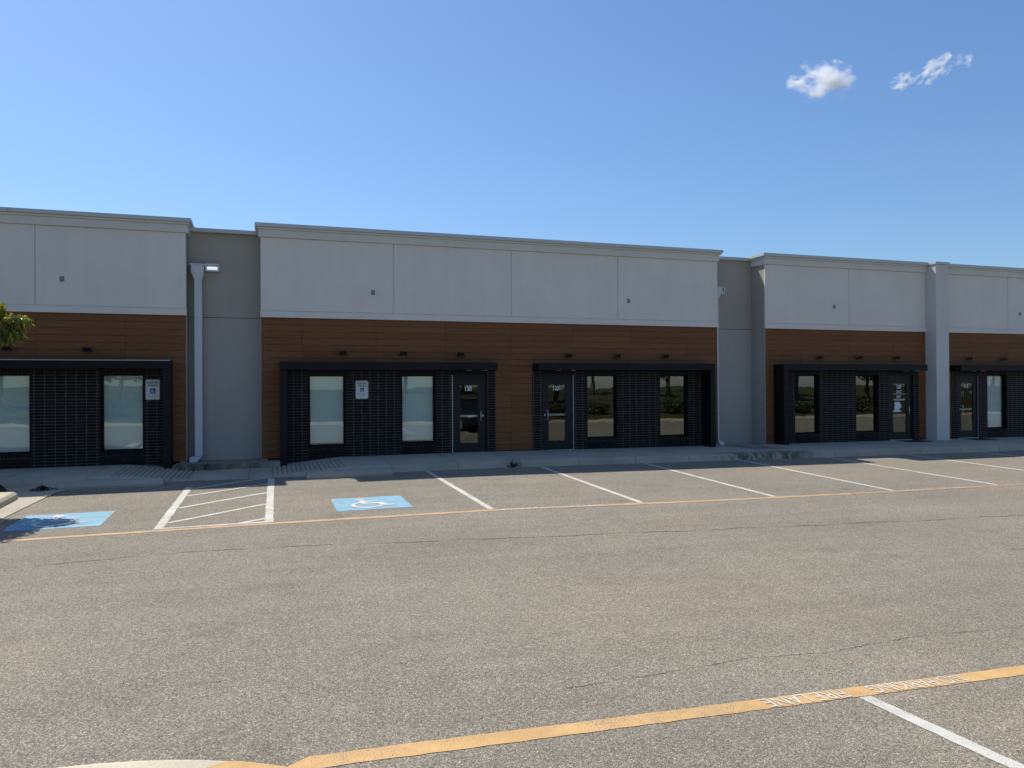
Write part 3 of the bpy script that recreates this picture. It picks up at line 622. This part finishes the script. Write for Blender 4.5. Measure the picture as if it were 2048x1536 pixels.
def emergency(x0, x1, z0, z1, lens, label, wy):
    t = thing('floodlight', label, 'floodlight', ((x0+x1)/2, wy, z0)); f = MB(); y0 = wy-.12
    for a, b, c, d in ((x0, x0+.035, z0, z1), (x1-.035, x1, z0, z1), (x0+.035, x1-.035, z1-.04, z1), (x0+.035, x1-.035, z0, z0+.04)): f.box(a, b, y0, wy-.015, c, d)
    f.build('housing', WHITEMETAL, t, bevel=.006); MB().box(x0+.03, x1-.03, wy-.06, wy-.02, z0+.03, z1-.03).build('reflector', PLATE, t)
    MB().box(x0+.045, x1-.045, wy-.09, wy-.065, z0+.045, z1-.075).build('lens', lens, t, bevel=.004); MB().box(x0+.08, x1-.08, wy-.016, wy-.0005, z0+.03, z1-.03).build('mounting_plate', WHITEMETAL, t)
emergency(-1.375, -1.05, 4.555, 4.75, LENS_LIT, 'white wall floodlight with bright lens beside the left conductor head', .55)
emergency(12.99, 13.302, 4.51, 4.712, LENS, 'white wall floodlight in the right recess half behind the corner', .68)
def sign(x0, x1, z0, z1, label, van):
    t = thing('parking_sign', label, 'parking sign', ((x0+x1)/2, 0, z0), 'reserved parking signs on the brick'); y = -.012; r = .03; P = []
    for cx, cz, a0 in ((x1-r, z1-r, 0), (x0+r, z1-r, 90), (x0+r, z0+r, 180), (x1-r, z0+r, 270)):
        P += [(cx+r*math.cos(math.radians(a0+k*18)), cz+r*math.sin(math.radians(a0+k*18))) for k in range(6)]
    MB().loft([[(x, y, z) for x, z in P], [(x, -.004, z) for x, z in P]]).build('plate', SIGNWHITE, t)
    cx = (x0+x1)/2; w = x1-x0; h = z1-z0; s = w*.97
    bd = MB(); n = len(P); ix = lambda q, k: [(cx+(x-cx)*k, (z0+z1)/2+(z-(z0+z1)/2)*(1-(1-k)*w/h)) for x, z in q]
    A, C_ = ix(P, .95), ix(P, .915); bd.add([(x, y-.001, z) for x, z in A]+[(x, y-.001, z) for x, z in C_], [(i, (i+1) % n, n+(i+1) % n, n+i) for i in range(n)]); bd.build('border', SIGNGREEN, t)
    def tx(body, width, height, cz, mat, bold=.02):
        vs, fs = text_polys(body, 1., bold); ww = max(v[0] for v in vs)*2; hh = max(v[1] for v in vs)*2
        MB().add([(cx+u/ww*width, y-.0015, cz+v/hh*height) for u, v in vs], fs).build('lettering', mat, t)
    tx('RESERVED', w*.80, h*.095, z0+h*.845, SIGNGREEN, .03); tx('PARKING', w*.68, h*.095, z0+h*.71, SIGNGREEN, .03)
    q = w*(.40 if not van else .32); zc = z0+h*(.43 if not van else .50); bq = MB().box(cx-q/2, cx+q/2, y-.002, y-.001, zc-q/2, zc+q/2).build('symbol_panel', SIGNBLUE, t)
    wm = MB()
    for k, (vs, fs) in enumerate(wheelchair()): wm.add([(cx-q/2+q*(u*.92+.0), y-.003-k*.0002, zc-q/2+q*(v*.9+.04)) for u, v in vs], fs)
    wm.build('wheelchair_symbol', LETTERWHITE, t)
    if van:                                         # small print too fine to read in the photograph: rows of short strokes
        for j in range(3): fine(t, cx, w*(.80, .72, .40)[j], z0+h*(.31, .235, .17)[j], h*.03, y)
    else:
        for j in range(2): fine(t, cx, w*(.66, .3)[j], z0+h*(.185, .115)[j], h*.03, y)
def fine(t, cx, width, cz, hh, y):
    f = MB(); x = cx-width/2
    while x < cx+width/2:
        q = random.uniform(.008, .016); f.box(x, min(x+q*.6, cx+width/2), y-.0016, y-.0008, cz-hh/2, cz+hh/2*random.uniform(.2, 1)); x += q
    f.build('small_print', LETTERGREY, t)
sign(-2.624, -2.322, 1.469, 1.939, 'white reserved parking sign with larger wheelchair symbol, beside the left steel jamb', False)
sign(2.14, 2.454, 1.442, 1.896, 'white reserved parking sign on black brick between the two blind windows', True)
# door mats
for x0, x1, z, lb in ((19.1, 20.0, -.07, 'black doormat just left of the pale pilaster'), (21.95, 22.75, -.09, 'black doormat just right of the pale pilaster')):
    q = MB(); z = max(sz(x0), sz(x1))+.014; q.box(x0, x1, -.72, -.10, z-.01, z+.008); tag(q.build('doormat', RUBBER, bevel=.004), lb, 'doormat')
# wheel stops
def wheel_stop(x0, x1, label):
    y0, y1 = -3.04, -2.72; t = MB(); rings = []
    for x in (x0, x0+.04, x1-.04, x1):
        b = gz(x, -2.88); k = .012 if x in (x0, x1) else 0
        rings.append([(x, y0, b-.01), (x, y1, b-.01), (x, y1, b+.05), (x, y1-.075-k, b+.135-k), (x, y0+.075+k, b+.135-k), (x, y0, b+.05)])
    t.loft(rings); o = t.build('wheel_stop', STOPCONC, bevel=.012); tag(o, label, 'wheel stop', 'concrete wheel stops at the kerb')
wheel_stop(-3.70, -1.90, 'grey concrete wheel stop in front of the left ramp by the planting bed'); wheel_stop(.80, 2.585, 'grey concrete wheel stop in front of the right ramp below the brick wall')

# ================================================================== plants
def leaf_quads(mb, c, n, r, L, w, droop=.5, rnd=random):
    """n small bent leaves spread through a lumpy ball"""
    for _ in range(n):
        d = Vector((rnd.gauss(0, 1), rnd.gauss(0, 1), rnd.gauss(0, 1))).normalized()*(rnd.random()**.45)
        p = Vector(c)+Vector((d.x*r[0], d.y*r[1], d.z*r[2]))
        a = Vector((d.x+rnd.uniform(-.7, .7), d.y+rnd.uniform(-.7, .7), rnd.uniform(-droop-.5, .35))).normalized()
        s = a.cross(Vector((rnd.uniform(-.4, .4), rnd.uniform(-.4, .4), 1))).normalized(); l = L*rnd.uniform(.6, 1.25); ww = w*rnd.uniform(.7, 1.2); nn = a.cross(s)
        q = p+a*l*.5-nn*l*.06; e = p+a*l+Vector((0, 0, -l*droop*.5))
        mb.add([p, q+s*ww, e, q-s*ww], [(0, 1, 2, 3)])
def limb(mb, p0, p1, r0, r1, wob=.06, n=5):
    p0, p1 = Vector(p0), Vector(p1); P = [p0.lerp(p1, k/n)+Vector((random.uniform(-wob, wob), random.uniform(-wob, wob), 0))*(0 < k < n) for k in range(n+1)]
    mb.tube(P, [r0+(r1-r0)*k/n for k in range(n+1)], 7)
T = thing('young_tree', 'young leafy tree with yellow-green branch tips reaching in at the left edge', 'tree', (-5.35, -4.7, -.1))
tk = MB(); base = (-5.35, -4.7, -.15); limb(tk, base, (-5.3, -4.68, 1.7), .075, .06, .02)
CL = [(-3.94, -4.5, 2.88, .19, .26, .10), (-4.08, -4.55, 2.65, .21, .3, .12), (-4.33, -4.5, 3.05, .17, .28, .18), (-4.5, -4.45, 2.66, .3, .34, .2), (-4.62, -4.8, 3.3, .32, .4, .24),
      (-4.9, -4.3, 2.9, .4, .4, .3), (-5.3, -4.9, 3.5, .5, .5, .4), (-5.7, -4.5, 3.1, .5, .5, .4), (-5.2, -4.2, 2.5, .4, .4, .25), (-5.4, -5.4, 2.9, .5, .45, .35), (-5.0, -5.2, 2.6, .35, .35, .25), (-5.35, -4.7, 4.0, .4, .4, .35), (-6.1, -5.0, 2.7, .45, .45, .3), (-4.6, -5.3, 3.0, .3, .35, .22), (-4.35, -4.9, 2.72, .22, .25, .15)]
cr = MB()
for c in CL:
    limb(tk, (-5.3, -4.68, random.uniform(1.4, 1.75)), (c[0], c[1], c[2]-.03), .028, .006, .05)
    leaf_quads(cr, c[:3], int(4600*(c[3]*c[4]*c[5])**.66)+190, (c[3], c[4], c[5]), .10, .024, .9)
tk.build('trunk', BARK, T, smooth=True); cr.build('crown', LEAF, T)
G = MB()
for i in range(260):
    a = random.uniform(0, 2*math.pi); r0 = random.uniform(0, .10); L = random.uniform(.35, .72); sp = random.uniform(.05, .38); x, y = -5.02+r0*math.cos(a), -2.78+r0*math.sin(a); w = random.uniform(.003, .006); px, py = -math.sin(a)*w, math.cos(a)*w; vs = []
    for k in range(5):
        t = k/4; rr = sp*t**1.6; z = gz(-4.6, -2.7)+.05+L*(t-.22*t*t*(sp/.3)); f = 1-t*.9; vs += [(x+math.cos(a)*rr-px*f, y+math.sin(a)*rr-py*f, z), (x+math.cos(a)*rr+px*f, y+math.sin(a)*rr+py*f, z)]
    G.add(vs, [(2*k, 2*k+1, 2*k+3, 2*k+2) for k in range(4)])
tag(G.build('ornamental_grass', BLADE), 'clump of dry ornamental grass at the left end of the sidewalk', 'grass clump')
def weed(x, y, s, n, label, mat):
    w = MB(); z = gz(x, y)+.005
    for i in range(n):
        a = random.uniform(0, 6.28); L = s*random.uniform(.5, 1.); el = random.uniform(.25, 1.25); d = Vector((math.cos(a)*math.cos(el), math.sin(a)*math.cos(el), math.sin(el))); sd = Vector((-math.sin(a), math.cos(a), 0))*s*.026
        p0 = Vector((x, y, z)); p1 = p0+d*L*.6; p2 = p0+d*L+Vector((0, 0, -L*.15)); w.add([p0-sd*.3, p0+sd*.3, p1+sd, p2, p1-sd], [(0, 1, 2, 3, 4)])
    tag(w.build('weed', mat), label, 'weed')
weed(5.42, -2.53, .30, 26, 'dark weed growing from the kerb joint between doors 130 and 125', WEEDLEAF)
weed(-3.70, -3.78, .10, 16, 'tiny green weed in the apron joint at the kerb end', LEAF)
D = MB()
for i in range(620):
    a = random.uniform(0, 6.28); r = abs(random.gauss(0, .5)); x = -3.98+.25*r*math.cos(a); y = -2.92+.2*r*math.sin(a); z = gz(x, y)+.014+max(0, .08*(1-r))*random.random()
    d = Vector((random.uniform(-1, 1), random.uniform(-1, 1), random.uniform(-.3, .5))).normalized()*random.uniform(.015, .045); s = d.cross(Vector((0, 0, 1)))*.35; p = Vector((x, y, z)); D.add([p-s, p+d*.5-s*.8, p+d, p+d*.5+s*.8, p+s], [(0, 1, 2, 3, 4)])
o = D.build('leaf_litter', m_leaf('dead_leaf', (.010, .008, .006), (.045, .03, .02), .1)); o['kind'] = 'stuff'; tag(o, 'heap of dark dead leaves on the concrete apron', 'leaf litter')

# ================================================================== behind the photographer: trees and a parked car, mirrored in the glass
def far_tree(name, label, x, y, h, seed):
    r = random.Random(seed); z = hb(x, y); t = thing(name, label, 'tree', (x, y, z), 'trees on the grass bank behind the lot')
    tk = MB(); limb(tk, (x, y, z-.2), (x+.1, y, z+h*.5), .16, .09, .06); c = MB()
    for k in range(9):
        p = (x+r.uniform(-1, 1)*h*.26, y+r.uniform(-1, 1)*h*.26, z+h*r.uniform(.38, .92)); limb(tk, (x, y, z+h*.4), p, .06, .015, .08); leaf_quads(c, p, 230, (h*.17, h*.17, h*.12), .26, .09, .4, r)
    tk.build('trunk', BARK, t, smooth=True); c.build('crown', LEAF_FAR, t)
for i, (x, y, h) in enumerate(((28.5, -30, 4.6), (19., -29, 4.8), (25, -36, 5.), (40, -30, 5), (46, -29, 4.8), (44, -35, 6), (10, -37, 5), (-8, -29, 4.6), (-13.5, -27, 4.6), (62, -31, 5), (35, -36, 6), (15, -39, 5.5))):
    far_tree('bank_tree', 'tree on the grass bank mirrored in the panes', x, y, h, 50+i)
for i, (x, y, h) in enumerate(((16.4, -22.2, .9), (19.4, -22.6, .8), (24.6, -22.4, 1.2), (34.5, -22.6, 1.), (39.6, -22.3, 1.3), (5.2, -22.8, .8), (-7.4, -22.3, 1.1), (-12.3, -22.6, 1.2))):
    z = hb(x, y); c = MB(); r = random.Random(i+90)
    for k in range(6): leaf_quads(c, (x+r.uniform(-.6, .6)*h, y+r.uniform(-.4, .4)*h, z+h*r.uniform(.25, .6)), 200, (h*.45, h*.4, h*.34), .14, .05, .3, r)
    tag(c.build('bush', LEAF_FAR), 'low dark bush on the grass bank mirrored in the panes', 'bush', 'bushes at the foot of the grass bank')
def car(x, y):
    z = gz(x, y); t = thing('parked_car', 'black parked car mirrored in the glass of door 130', 'car', (x, y, z)); paint = plain('black_car_paint', (.012, .013, .016), .22, 0, .6, .05); cg = plain('car_glass', (.01, .012, .013), .05, 0, .8)
    def ring(yy, hw, zs, shoulder): return [(x-hw, yy, z+zs[0]), (x+hw, yy, z+zs[0]), (x+hw*1.02, yy, z+zs[0]+.3), (x+hw*shoulder, yy, z+zs[1]), (x-hw*shoulder, yy, z+zs[1]), (x-hw*1.02, yy, z+zs[0]+.3)]
    MB().loft([ring(y+2.2, .74, (.38, .72), .92), ring(y+2.05, .86, (.26, .84), .94), ring(y+1.0, .9, (.24, .98), .95), ring(y-.2, .91, (.24, 1.0), .96), ring(y-1.6, .9, (.26, 1.02), .96), ring(y-2.1, .84, (.3, .98), .95), ring(y-2.22, .78, (.4, .8), .92)]).build('body', paint, t, bevel=.05, smooth=True)
    MB().loft([[(x-.80, y+.95, z+.97), (x+.80, y+.95, z+.97), (x+.82, y-1.95, z+1.0), (x-.82, y-1.95, z+1.0)], [(x-.66, y+.2, z+1.50), (x+.66, y+.2, z+1.50), (x+.66, y-1.55, z+1.52), (x-.66, y-1.55, z+1.52)]]).build('windows', cg, t, bevel=.06)
    MB().box(x-.66, x+.66, y-1.5, y+.18, z+1.51, z+1.57).build('roof', paint, t, bevel=.03)
    for sx in (-1, 1):
        MB().box(x+sx*.62-.16, x+sx*.62+.16, y+2.1, y+2.2, z+.62, z+.74).build('headlight', LENS, t, bevel=.02)
        for yy in (y+1.35, y-1.4):
            w = MB().tube([(x+sx*.70, yy, z+.33), (x+sx*.92, yy, z+.33)], .33, 24).build('wheel', RUBBER, t, bevel=.02); MB().tube([(x+sx*.915, yy, z+.33), (x+sx*.93, yy, z+.33)], .21, 16).build('rim', STEEL, w)
car(9.95, -17.6)

# ================================================================== small fair-weather clouds far off
def cloud(name, label, d, dist, sx, sz_, roll, seed, dens):
    d = Vector(d).normalized(); p = Vector((0, -19, 1.7))+d*dist; m = MB(); n1, n2 = 20, 12; vs = []
    for j in range(n2+1):
        for i in range(n1):
            a, e = 2*math.pi*i/n1, math.pi*(j/n2-.5); vs.append((math.cos(a)*math.cos(e), math.sin(a)*math.cos(e), math.sin(e)))
    m.add(vs, [(j*n1+i, j*n1+(i+1) % n1, (j+1)*n1+(i+1) % n1, (j+1)*n1+i) for j in range(n2) for i in range(n1)])
    o = m.build(name, m_cloud(seed, dens), smooth=True); o.location = p; o.scale = (sx, sx*.8, sz_); o.rotation_euler = (0, math.radians(roll), -math.atan2(d.x, d.y))
    tag(o, label, 'cloud', 'small white clouds in the upper right sky'); o['kind'] = 'thing'
cloud('cloud', 'largest small white cloud, left of the others in the sky', (.614, .707, .352), 1200, 50, 29, 12, 3.3, .26)
cloud('cloud', 'middle-sized white wisp of cloud between two smaller ones', (.697, .628, .345), 1200, 28, 15, -28, 8.1, .34)
cloud('cloud', 'small round wisp of cloud right of the largest cloud', (.678, .652, .339), 1200, 19, 12, -10, 12.7, .30)
cloud('cloud', 'faintest wisp of cloud, rightmost in the sky', (.714, .608, .348), 1200, 13, 11, 20, 17.2, .24)
